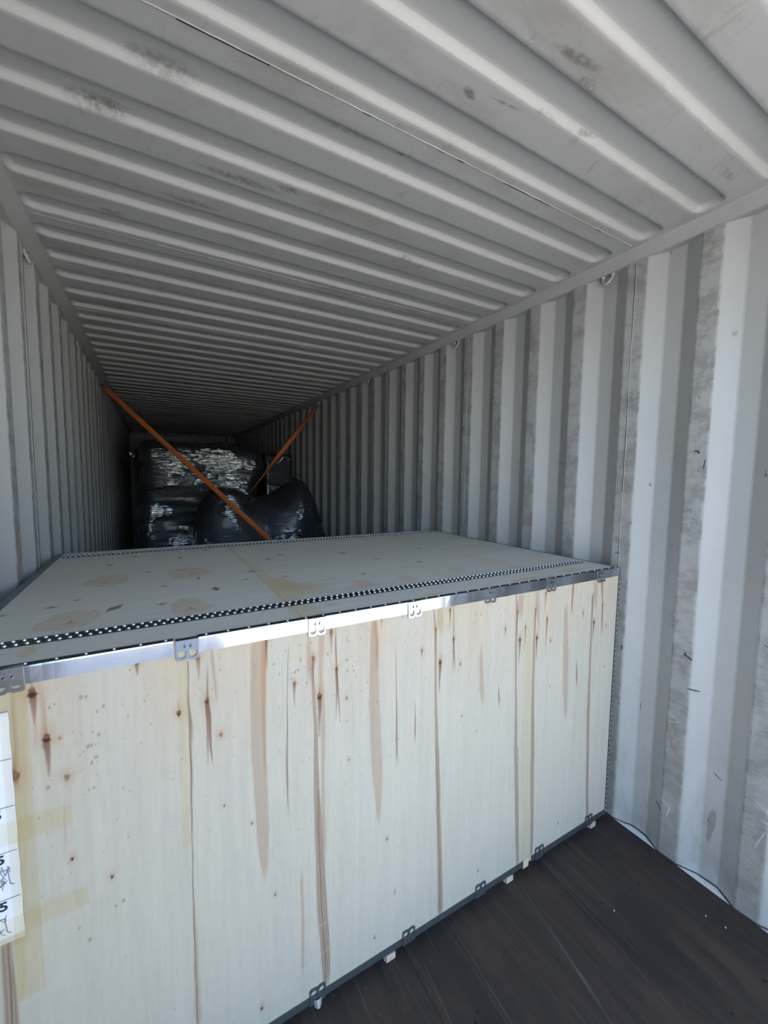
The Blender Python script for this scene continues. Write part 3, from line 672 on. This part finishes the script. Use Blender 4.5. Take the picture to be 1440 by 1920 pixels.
def paint_top(X, Y):
    col = np.empty(X.shape+(3,)); col[:] = (0.43, 0.415, 0.36)
    def blend(mask, c): col[:] = col*(1-mask[..., None]) + np.array(c)*mask[..., None]
    ph = .5*np.sin(Y*9+.5*np.sin(X*3))+.3*np.sin(Y*27+X*2)+.2*np.sin(Y*61+np.sin(X*7))
    col *= (1+.025*ph)[..., None]
    for xs_, a in ((.805, .9), (1.48, .25), (1.86, .6)):
        blend(np.clip((.0016-np.abs(X-xs_))/.001, 0, 1)*a, (0.20, 0.15, 0.09))
        w = .012+.02*np.abs(np.sin(Y*4+xs_))+.05*np.clip(1.75-Y, 0, .5)
        blend(np.clip((w-np.abs(X-xs_-.5*w))/.02, 0, 1)*.45*a, (0.43, 0.31, 0.15))
    # brown water stains spreading from the joints near the front batten
    for cx, cy, rx, ry, a in ((.90, 1.40, .10, .09, .4), (.86, 1.50, .05, .12, .4), (1.13, 1.36, .05, .06, .35), (1.32, 1.36, .035, .05, .3), (1.60, 1.38, .04, .05, .3), (1.75, 1.13, .10, .022, .4), (2.05, 1.15, .09, .03, .4), (.19, 1.17, .02, .04, .4), (.93, 1.18, .03, .03, .3), (1.27, 1.12, .05, .02, .3)):
        q = ((X-cx)/rx)**2+((Y-cy)/ry)**2; blend(np.clip(1.15-q, 0, 1)*a*1.3, (0.38, 0.27, 0.12))
    # horseshoe stains around cut branches
    for cx, cy, sx, sy, rot in ((.284, 1.80, .065, .13, 0), (.575, 1.80, .07, .13, .5), (.535, 1.33, .05, .12, 0), (.24, 1.35, .055, .12, .6)):
        u = (X-cx)*math.cos(rot)+(Y-cy)*math.sin(rot)*.3; v = (Y-cy)-(X-cx)*math.sin(rot)*.6
        q = (u/sx)**2+(np.clip(v, 0, None)/sy)**2+(np.clip(-v, 0, None)/(sy*.42))**2
        q = q*(1+.16*np.sin(3*np.arctan2(v, u)+cx*9)+.10*np.sin(u*160+cy)+.05*np.sin(v*230))
        blend(np.clip((1-q)/.3, 0, 1)*.42, (0.36, 0.26, 0.14)); blend(np.exp(-((q-1)/.10)**2)*.45, (0.28, 0.18, 0.09))
        for dx, dy in ((0, .02), (-.014, -.012), (.014, -.012)):
            t = np.clip(((X-cx)*dx+(Y-cy)*dy)/(dx*dx+dy*dy), 0, 1); d = np.hypot(X-cx-t*dx, (Y-cy-t*dy)); blend(np.clip((.003-d)/.002, 0, 1)*.8, (0.17, 0.09, 0.06))
    for x, y, a, L in TOPK:
        L *= 1.5
        u = (X-x)*math.cos(a)+(Y-y)*math.sin(a); v = -(X-x)*math.sin(a)+(Y-y)*math.cos(a)
        blend(np.clip((1-(np.abs(u)/L+np.abs(v)/(L*.42)))/.25, 0, 1)*.85, (0.13, 0.065, 0.045))
    R = np.random.default_rng(8)
    for i in range(110):
        x = R.uniform(.1, 2.25); y = R.uniform(1.12, 2.45); r = R.uniform(.004, .008)
        if i > 60: x = R.uniform(.9, 1.9); y = R.uniform(1.4, 2.2)
        if abs(y-1.235) < .04: continue
        blend(np.clip((1-(np.abs(X-x)/r+np.abs(Y-y)/(r*1.2)))/.4, 0, 1)*.6, (0.20, 0.14, 0.10))
    blend(np.clip((.004-np.abs(Y-(1.93+.10*X/2)))/.004, 0, 1)*.25, (0.28, 0.23, 0.17))
    blend(np.clip((.0025-np.abs(Y-1.44-.04*np.sin(X*4)))/.002, 0, 1)*(X > .83)*(X < 1.05)*.6, (0.22, 0.15, 0.09))
    return np.clip(col, .01, .95)
TOPK = [(.335, 1.44, 1.0, .030), (.225, 1.585, .2, .012), (.63, 1.53, 1.6, .024), (.47, 1.65, 0, .014), (.06, 1.50, .1, .016), (.055, 1.37, .2, .016), (.27, 2.15, 1.0, .02), (.55, 2.19, 1.5, .02), (.42, 1.92, .1, .016), (.80, 1.75, 0, .02), (.92, 1.98, 0, .022), (.59, 1.72, 1.4, .014), (1.31, 1.97, 0, .025), (1.0, 2.05, .3, .02), (1.55, 1.6, .2, .02), (1.75, 1.9, .1, .02), (.17, 1.53, 0, .015), (.46, 1.42, 0, .015), (.36, 2.32, 0, .02), (.68, 2.36, .2, .02), (.75, 1.62, .4, .012), (.9, 1.6, 0, .012), (1.2, 1.5, .5, .015), (1.4, 1.75, .2, .015)]
xs = np.arange(CX0+.004, CX1-.004, .004); ys_ = np.arange(CY+.004, CYB-.004, .004); xs[-1] = CX1-.004; ys_[-1] = CYB-.004
X, Y = np.meshgrid(xs, ys_)
tp = colour_grid('top_panel', X, Y, np.full_like(X, CZ-.0005), paint_top(X, Y), M_plyT, crate)
add_thickness(tp, [(0,3,2,1),(0,1,5,4),(1,2,6,5),(2,3,7,6),(3,0,4,7)], ((CX0+.004, CX1-.004), (CY+.004, CYB-.004), (CZ-.012, CZ-.0005)))
MB().box(CX0+.002, CX0+.012, CY+.014, CYB-.012, CZB+.006, CZ-.014).build('side_panel', M_ply, crate)
MB().box(CX1-.012, CX1-.002, CY+.014, CYB-.012, CZB+.006, CZ-.014).build('side_panel', M_ply, crate)
MB().box(CX0+.004, CX1-.004, CYB-.011, CYB-.001, CZB+.006, CZ-.014).build('back_panel', M_ply, crate)
MB().box(CX0+.004, CX1-.004, CY+.014, CYB-.014, CZB+.004, CZB+.016).build('bottom_panel', M_ply, crate)

# folded galvanised edge strips
CLX = [.176, .508, .841, 1.174, 1.506, 1.838, 2.168]
def lstrip(name, x0, x1, top, mats, seed):
    """L strip along X: a leg on the crate front and a leg on the top (or bottom) face"""
    b = MB(); N = max(2, int((x1-x0)/.02)); t = .0014
    vs = []
    for i in range(N+1):
        x = x0+(x1-x0)*i/N; w = .0009*noise.noise(Vector((x*6, seed, 0)))+.0006*noise.noise(Vector((x*23, seed, 5)))
        if top: sec = [(CY-t+w*.5, CZ-.037+w), (CY-t+w, CZ-.002), (CY-t+.001+w, CZ+t), (CY+.019, CZ+t), (CY+.019, CZ), (CY, CZ), (CY, CZ-.037+w)]
        else:   sec = [(CY-t+w*.5, CZB+.026), (CY-t+w, CZB+.002), (CY-t+.001+w, CZB-t), (CY+.02, CZB-t), (CY+.02, CZB), (CY, CZB), (CY, CZB+.026)]
        vs += [(x, y, z) for y, z in sec]
    n = 7; fs = []; mi = []
    for i in range(N):
        for k in range(n):
            fs.append((i*n+k, i*n+(k+1) % n, (i+1)*n+(k+1) % n, (i+1)*n+k)); mi.append(1 if (k in (2, 3) and top) else 0)
    fs += [tuple(range(n)), tuple(N*n+k for k in range(n))]; mi += [0, 0]
    b.v = vs; b.f = fs; b.m = mi
    if top:                                                          # rivet heads along the top leg
        x = x0+.02
        while x < x1-.01:
            b.dome((x, CY+.011, CZ+t), .0036, .0026, n=7, mi=2); x += .052
    return b.build(name, mats, crate)
segs = [(CX0, CLX[1]-.030), (CLX[1]+.024, 1.34), (1.335, CX1)]
lstrip('edge_strip', *segs[0], True, [M_steel, M_zinc, M_stud], 1)
lstrip('edge_strip', *segs[1], True, [M_steel, M_zinc, M_stud], 2)
lstrip('edge_strip', *segs[2], True, [M_steel, M_zinc, M_stud], 3)
lstrip('edge_strip', CX0, 1.742, False, [M_dull, M_dull], 4)
lstrip('edge_strip', 1.792, CX1, False, [M_dull, M_dull], 5)
# pale board end that pokes down through the break in the bottom strip
MB().box(1.744, 1.775, CY-.001, CY+.008, CZB-.010, CZB+.03).build('board_end', M_ply, crate)
# corner uprights with rivets
for s, x in ((1, CX1), (-1, CX0)):
    b = MB(); b.box(min(x-s*.0085, x+s*.0012), max(x-s*.0085, x+s*.0012), CY-.0015, CY, CZB, CZ-.001)
    b.box(min(x, x+s*.0014), max(x, x+s*.0014), CY-.0015, CY+.034, CZB, CZ-.001)
    z = CZB+.02
    while z < CZ-.05:
        b.dome((x-s*.004, CY-.0015, z), .0025, .0024, axis='y', sign=-1, n=7, mi=1); z += .0245
    b.build('corner_strip', [M_dull, M_stud], crate)
    b = MB(); b.box(min(x-s*.022, x+s*.0012), max(x-s*.022, x+s*.0012), CY+.02, CYB, CZ, CZ+.0014) if s < 0 else b.box(x-.006, x+.0012, CY+.02, CYB, CZ, CZ+.0012)
    b.box(min(x, x+s*.0014), max(x, x+s*.0014), CY+.036, CYB, CZ-.03, CZ+.001)
    b.build('edge_strip', M_dull, crate)
    b = MB(); b.box(min(x-s*.03, x+s*.0012), max(x-s*.03, x+s*.0012), CYB, CYB+.0014, CZB, CZ); b.build('corner_strip', M_dull, crate)
MB().box(CX0, CX1, CYB-.001, CYB+.0014, CZ-.03, CZ+.0012).build('edge_strip', M_dull, crate)

# dark nail strips across the top, two staggered rows of bright punched teeth
def nailstrip(xa, ya, xb, yb, w):
    b = MB(); t = .0016
    d = Vector((xb-xa, yb-ya, 0)).normalized(); n = Vector((-d.y, d.x, 0)); A = Vector((xa, ya, CZ)); L = math.hypot(xb-xa, yb-ya)
    vs = [A-n*w/2, A+d*L-n*w/2, A+d*L+n*w/2, A+n*w/2]; vs = vs+[v+Vector((0,0,t)) for v in vs]
    b.add(vs, [(0,3,2,1),(4,5,6,7),(0,1,5,4),(1,2,6,5),(2,3,7,6),(3,0,4,7)])
    s = .012; i = 0
    while s < L-.01:
        for side, off in ((-1, 0), (1, .0100)):
            c = A+d*(s+off)+n*side*w*.29; b.dome((c.x, c.y, CZ+t), .0045, .0040, n=8, mi=1)
        s += .0202; i += 1
    return b.build('nail_strip', [M_zinc, M_stud], crate)
nailstrip(.045, 1.232, 2.255, 1.246, .044)
nailstrip(.06, 2.437, 2.262, 2.487, .044)

# spring clips: a plate with two D-shaped finger holes and two punched tongues
def clip_mesh(up):
    """outline in (u, v), hooked over the strip; holes towards -v; returns a mesh with real holes"""
    outer = [(-.0255,-.0265),(-.021,-.0300),(-.006,-.0300),(-.003,-.0270),(.003,-.0270),(.006,-.0300),(.021,-.0300),(.0255,-.0265),(.0255,.022),(-.0255,.022)]
    def hole(cx):
        p = [(cx-.0085, -.006), (cx-.0092, -.013)]
        p += [(cx+.0090*math.cos(a), -.0155+.0090*math.sin(a)) for a in np.linspace(math.pi, 2*math.pi, 9)]
        return p + [(cx+.0092, -.013), (cx+.0085, -.006)]
    def slot(cx): return [(cx-.0022, .002), (cx+.0022, .002), (cx+.0022, .011), (cx-.0022, .011)]
    bm = bmesh.new(); t = .0016
    loops = [outer, hole(-.0125), hole(.0125), slot(-.0065), slot(.0065)]
    edges = []
    for lp in loops:
        v = [bm.verts.new((a, 0, b)) for a, b in lp]
        edges += [bm.edges.new((v[i], v[(i+1) % len(v)])) for i in range(len(v))]
    bmesh.ops.triangle_fill(bm, use_beauty=True, use_dissolve=False, edges=edges)
    r = bmesh.ops.extrude_face_region(bm, geom=bm.faces[:])
    bmesh.ops.translate(bm, verts=[g for g in r['geom'] if isinstance(g, bmesh.types.BMVert)], vec=(0, -t, 0))
    bmesh.ops.recalc_face_normals(bm, faces=bm.faces[:])
    # hook leg over the top, tongues, and the pressed rib round the holes
    def bx(x0, x1, y0, y1, z0, z1):
        vv = [bm.verts.new(p) for p in [(x0,y0,z0),(x1,y0,z0),(x1,y1,z0),(x0,y1,z0),(x0,y0,z1),(x1,y0,z1),(x1,y1,z1),(x0,y1,z1)]]
        for f in [(0,3,2,1),(4,5,6,7),(0,1,5,4),(1,2,6,5),(2,3,7,6),(3,0,4,7)]: bm.faces.new([vv[i] for i in f])
    bx(-.0255, .0255, -t, .012, .0205, .0222)
    for cx in (-.0065, .0065): bx(cx-.002, cx+.002, -.0048, -.0008, .0015, .0035)
    me = bpy.data.meshes.new('spring_clip'); bm.to_mesh(me); bm.free()
    return me
cm = clip_mesh(True); cm.materials.append(M_steel)
cmb = clip_mesh(True); cmb.materials.append(M_dull)
first = None
for i, x in enumerate(CLX):
    o = bpy.data.objects.new('spring_clip', cm); COL.objects.link(o); o.parent = crate
    o.location = (x, CY-.0030, CZ-.0205); o.rotation_euler = (0.02*((i*7) % 3-1), .03*((i*5) % 3-1), 0)
    if i == 1: o.rotation_euler = (.05, 0, 0)
for i, x in enumerate([.176, .508, .841, 1.174, 1.506, 1.838, 2.175]):
    o = bpy.data.objects.new('spring_clip', cmb); COL.objects.link(o); o.parent = crate
    o.location = (x, CY-.0030, CZB+.0205); o.rotation_euler = (0, math.pi, 0)
    if i == 2:
        b = MB(); vs = []
        for k in range(7):
            a = k/6*math.pi; vs += [(x-.012+.024*k/6, CY-.006-.010*math.sin(a), CZB-.010), (x-.012+.024*k/6, CY-.005-.004*math.sin(a), CZB+.012)]
        b.add(vs, [(2*k, 2*k+1, 2*k+3, 2*k+2) for k in range(6)]); tb = b.build('tongue', M_stud, o)
        tb.matrix_parent_inverse = Matrix.Translation(o.location).inverted() if False else (Matrix.Translation(o.location) @ Matrix.Rotation(math.pi, 4, 'Y')).inverted()
        tb['label'] = 'bright bent metal tongue'

# timber runners under the crate
for i, x in enumerate((.02+.06, .555, 1.105, 1.668, 2.215)):
    b = MB(); n = 9; vs = []
    b.box(x-.022, x+.020, CY+.006, CYB-.02, 0.0, CZB-.0016)
    if i: b.box(x-.020, x+.016, CY-.004, CY+.006, .003, CZB-.003)
    o = b.build('runner', M_pine, crate, bevel=.002)

# ---- printed packing sheet under clear tape
PXL, PXR, PZ0, PZ1 = .036, .1765, .645, 1.153
nz = 24; vs = []
for i in range(nz+1):
    z = PZ0+(PZ1-PZ0)*i/nz
    xr = PXR-.0035*(i/nz) + .0006*math.sin(i*1.7)
    for x in (PXL, (PXL+xr)/2, xr): vs.append((x, CY-.0024-.0006*math.sin(i*.9+x*30), z))
fs = [(3*i+j, 3*i+j+1, 3*i+j+4, 3*i+j+3) for i in range(nz) for j in range(2)]
paper = new_mesh('packing_sheet', vs, fs, M_paper, crate, True)
sol = paper.modifiers.new('s', 'SOLIDIFY'); sol.thickness = .0004
paper['label'] = 'white printed sheet taped to the crate front'
def text_mesh(txt, size, x_right, z, parent, slant=.0):
    cu = bpy.data.curves.new('printed_number', 'FONT'); cu.body = txt; cu.size = size; cu.align_x = 'RIGHT'
    cu.offset = size*.022; cu.extrude = .0001
    to = bpy.data.objects.new('tmp', cu); COL.objects.link(to)
    bpy.context.view_layer.update()
    me = bpy.data.meshes.new_from_object(to.evaluated_get(bpy.context.evaluated_depsgraph_get()))
    bpy.data.objects.remove(to)
    o = bpy.data.objects.new('printed_number', me); COL.objects.link(o)
    me.materials.clear(); me.materials.append(M_ink)
    me.transform(Matrix.Rotation(math.pi/2, 4, 'X')); me.transform(Matrix.Diagonal((1.15, 1, 1, 1)))
    me.transform(Matrix.Translation((x_right, CY-.0038, z)))
    o.parent = parent; return o
LINES = [(1.052, 1.030), (.949, .9265), (.850, .827), (.745, .722)]
for zl, zt in LINES:
    text_mesh('5-5', .027, PXR-.0230, zt, paper)
    MB().box(PXL, PXR-.003, CY-.0036, CY-.0032, zl-.0005, zl+.0005).build('ruled_line', M_ink2, paper)
R = random.Random(5)
for zc, xc in ((.792, .150), (.685, .140)):
    b = MB()                            # small line drawings of the packed fitting
    for k in range(7):
        a = R.uniform(-.010, .010); c2 = R.uniform(-.016, .016)
        b.tube([(xc+a, CY-.0037, zc+c2), (xc+a+R.uniform(-.008, .008), CY-.0037, zc+c2+R.uniform(-.016, .016)), (xc+a+R.uniform(-.010, .010), CY-.0037, zc+c2+R.uniform(-.02, .02))], .0006, 4)
    b.tube([(xc-.02, CY-.0037, zc+.018), (xc+.006, CY-.0037, zc+.019), (xc+.009, CY-.0037, zc-.014), (xc+.015, CY-.0037, zc-.018)], .0008, 4)
    b.tube([(xc-.03, CY-.0037, zc-.012), (xc-.012, CY-.0037, zc-.018), (xc+.004, CY-.0037, zc-.005)], .0007, 4)
    b.build('line_drawing', M_ink2, paper)
def tape(pts, name='packing_tape'):
    vs = []; n = len(pts)
    N = 14
    for i in range(N+1):
        t = i/N
        for k in range(4):
            q = k/3
            a = Vector(pts[0]).lerp(Vector(pts[1]), t); c_ = Vector(pts[3]).lerp(Vector(pts[2]), t); p = a.lerp(c_, q)
            vs.append((p.x, CY-.0044-.0009*abs(noise.noise(Vector((p.x*40, p.y*55, 1))))+(.0003*q), p.y))
    fs = [(4*i+k, 4*i+k+1, 4*i+k+5, 4*i+k+4) for i in range(N) for k in range(3)]
    return new_mesh(name, vs, fs, M_tape, crate, True)
def tx(u, v): return (u, v, 0)
tape([tx(.060, .868), tx(.268, .862), tx(.268, .912), tx(.060, .918)])
tape([tx(.060, .648), tx(.292, .660), tx(.288, .704), tx(.060, .698)])
tape([tx(.160, .500), tx(.205, .500), tx(.205, 1.205), tx(.160, 1.205)])
tape([tx(.040, .630), tx(.185, .634), tx(.185, .660), tx(.040, .655)])

# ================================================================ THE GOODS BEHIND
def film_block(name, x0, x1, y0, y1, z1, seed, label, amp=.05, r=.13, fn=None, nn=(90, 40, 90)):
    """a stack wrapped in stretch film: rounded box, pulled in where the film is tight, wrinkled along the wraps"""
    bm = bmesh.new(); cx, cy, cz = (x0+x1)/2, (y0+y1)/2, z1/2
    hx, hy, hz = (x1-x0)/2, (y1-y0)/2, z1/2
    verts = {}
    def vert(p):
        k = tuple(round(q, 5) for q in p)
        if k not in verts: verts[k] = bm.verts.new(p)
        return verts[k]
    def face_grid(ax, sg, na, nb):
        a, b_ = [i for i in range(3) if i != ax]
        h = (hx, hy, hz)
        for i in range(na):
            for j in range(nb):
                q = []
                for u, v in ((i, j), (i+1, j), (i+1, j+1), (i, j+1)):
                    p = [0, 0, 0]; p[ax] = sg*h[ax]; p[a] = h[a]*(2*u/na-1); p[b_] = h[b_]*(2*v/nb-1)
                    q.append(vert(p))
                try: bm.faces.new(q if (sg > 0) ^ (ax == 1) else q[::-1])
                except ValueError: pass
    nxx, nyy, nzz = nn
    face_grid(1, -1, nxx, nzz); face_grid(1, 1, nxx, nzz)
    face_grid(0, -1, nyy, nzz); face_grid(0, 1, nyy, nzz)
    face_grid(2, 1, nxx, nyy); face_grid(2, -1, nxx, nyy)
    for v in bm.verts:
        p = v.co.copy()
        c = Vector((max(-hx+r, min(hx-r, p.x)), max(-hy+r, min(hy-r, p.y)), max(-hz, min(hz-r, p.z))))
        d = p-c; nrm = d.normalized() if d.length > 1e-6 else Vector((0, 0, 1))
        if d.length > r: p = c+nrm*r
        P_ = Vector((p.x+seed*3, p.y, p.z))
        big = noise.noise(P_*1.7)*amp
        wr = noise.noise(Vector((P_.x*2.2, P_.y*2.2, P_.z*15)))*.011 + noise.noise(Vector((P_.x*5, P_.y*5, P_.z*34+4*noise.noise(P_*2.5))))*.005
        p += nrm*(big+wr)
        wp = p+Vector((cx, cy, cz))
        if fn: wp = fn(wp)
        wp.z = max(wp.z, 0.0)
        v.co = wp
    me = bpy.data.meshes.new(name); bmesh.ops.recalc_face_normals(bm, faces=bm.faces[:]); bm.to_mesh(me); bm.free()
    me.polygons.foreach_set('use_smooth', [True]*len(me.polygons)); me.materials.append(M_film)
    o = bpy.data.objects.new(name, me); COL.objects.link(o)
    o.location = (0, 0, 0)
    return tag(o, label, 'wrapped goods')
def fA(p):                       # the film is slack low on the right and bulges out along the top
    t = smooth((p.z-1.55)/.25); p = p.copy()
    if p.x > 1.2: p.x += -.10*(1-t)*smooth((p.x-1.2)/.5)
    p.z += -.03*smooth((p.x-1.3)/.4)
    return p
A = film_block('wrapped_pallet', .28, 1.74, 5.44, 6.32, 2.05, 1.0, 'tall block of goods wrapped in black stretch film, left of the heap', .07, .17, fA)
# twisted film tail sticking out at its upper left
b = MB(); vs = []
for k in range(13):
    t = k/12; c = Vector((.30-.13*t, 5.50, 1.86+.035*t-.05*t*t)); w = .012+.03*math.sin(t*2.8); a = t*4
    vs += [c+Vector((0, math.cos(a), math.sin(a)))*w, c-Vector((0, math.cos(a), math.sin(a)))*w]
b.add(vs, [(2*k, 2*k+1, 2*k+3, 2*k+2) for k in range(12)])
ft = b.build('film_tail', M_film, A, smooth=True); sol = ft.modifiers.new('s', 'SOLIDIFY'); sol.thickness = .002
C = film_block('wrapped_pallet', 1.79, 2.19, 5.72, 6.5, 1.955, 5.0, 'narrow flat-topped block in black stretch film, behind the heap at the right', .02, .05, None, (40, 40, 80))
C['group'] = 'wrapped pallets'; A['group'] = 'wrapped pallets'
def heap(name, seed, label):
    NX, NY = 130, 60; vs = []
    def hgt(x):
        # outline of the heap seen from the opening: a round left lobe, a dip, a higher right lobe, then a slope to the wall
        pts = [(.76, .0), (.80, .85), (.835, 1.16), (.88, 1.33), (.99, 1.49), (1.10, 1.54), (1.24, 1.52), (1.36, 1.44), (1.50, 1.40), (1.66, 1.44), (1.81, 1.54), (1.94, 1.63), (2.06, 1.57), (2.13, 1.42), (2.19, 1.22), (2.26, 1.0), (2.31, .0)]
        for (a, ha), (b_, hb) in zip(pts[:-1], pts[1:]):
            if a <= x <= b_: return ha+(hb-ha)*(x-a)/(b_-a)
        return 0
    for j in range(NY+1):
        v = j/NY; ang = math.pi*v                      # front foot, over the crest, back foot
        for i in range(NX+1):
            u = i/NX; x = .76+1.55*u; h = hgt(x)
            prof = math.sin(ang)**.42 if 0 < v < 1 else 0
            y = 4.86-.42*math.copysign(abs(math.cos(ang))**.75, math.cos(ang))*(.70+.30*math.sin(math.pi*min(1, max(0, u)))**.5)
            z = h*prof
            # lobes bulge towards the opening
            y -= .05*math.exp(-((x-1.10)/.22)**2)*math.sin(ang)*(v < .6)
            y -= .05*math.exp(-((x-1.90)/.16)**2)*math.sin(ang)*(v < .6)
            P_ = Vector((x, y, z)); n1 = noise.noise(P_*2.3+Vector((seed, 0, 0)))*.035
            n2 = noise.noise(Vector((x*7, y*7, z*20+3*noise.noise(P_*3))))*.009
            q = abs(noise.noise(Vector((x*3+z*2, y*2, z*4+seed))))*.03
            vs.append((x, y-(n1+n2-q)*math.sin(ang), max(0, z+(n1*.5+n2-q*.5)*prof)))
    fs = [(j*(NX+1)+i, j*(NX+1)+i+1, (j+1)*(NX+1)+i+1, (j+1)*(NX+1)+i) for j in range(NY) for i in range(NX)]
    o = new_mesh(name, vs, fs, M_film, None, True); fix_normals(o)
    return tag(o, label, 'wrapped goods')
heap('wrapped_bundle', 2.0, 'low lumpy two-humped heap wrapped in black film, in front of the tall block')
# crate edge faintly seen behind the tall block
cr2 = empty('dark_crate', (0, 0, 0), 'dim dark crate far back, its top edge just above the tall black block', 'crate')
MB().box(.20, 1.15, 6.62, 7.7, .10, 2.17).build('body_panel', M_dim, cr2)
b = MB(); b.box(.19, 1.16, 6.60, 6.62, 2.13, 2.19).box(.19, .23, 6.60, 6.62, .1, 2.13).box(1.12, 1.16, 6.60, 6.62, .1, 2.13); b.build('batten', M_dim, cr2)
b = MB()
for x in (.3, .67, 1.05): b.box(x-.04, x+.04, 6.65, 7.68, 0, .10)
b.build('runner', M_pine, cr2)

# ================================================================ LASHING STRAPS
def strap(p0, p1, w, t0, t1, label, sag=.0, narrow=(0, 0)):
    p0 = Vector(p0); p1 = Vector(p1); N = 60; d = (p1-p0).normalized(); ref = Vector((0, -1, 0))
    u0 = (ref.cross(d)).normalized(); w0 = d.cross(u0); vs = []
    for i in range(N+1):
        t = i/N; c = p0.lerp(p1, t)+Vector((0, 0, -sag*4*t*(1-t)))
        a = t0+(t1-t0)*smooth(t); ax = u0*math.cos(a)+w0*math.sin(a); nn_ = d.cross(ax)
        for s in (-1, -.4, .4, 1):
            vs.append(c+ax*w/2*s+nn_*.0012*(1 if abs(s) < .9 else 0))
    fs = [(4*i+k, 4*i+k+1, 4*i+k+5, 4*i+k+4) for i in range(N) for k in range(3)]
    root = empty('ratchet_strap', (0, 0, 0), label, 'strap')
    o = new_mesh('webbing', vs, fs, M_web, root, True); so = o.modifiers.new('s', 'SOLIDIFY'); so.thickness = .003
    # steel hook at the ring
    b = MB(); e = d
    q = p0-e*.055
    b.tube([p0+e*.01+u0*.018, p0-e*.015+u0*.012, q+u0*.004, q-e*.012, q-u0*.008+e*.004], .005, 8)
    b.tube([p0+e*.01-u0*.018, p0-e*.015-u0*.012, q-u0*.004], .005, 8)
    b.tube([p0+e*.01+u0*.022, p0+e*.01-u0*.022], .005, 8)
    b.build('hook', M_dull, root, True)
    return root
strap((.03, 5.24, 2.55), (2.33, 3.40, .05), .050, .25, .45, 'long orange webbing strap running diagonally from the left top rail down behind the plywood crate')
strap((2.33, 5.16, 2.54), (1.425, 4.946, 1.435), .050, 1.25, -1.25, 'short orange webbing strap twisting down from the right top rail into the black heap')
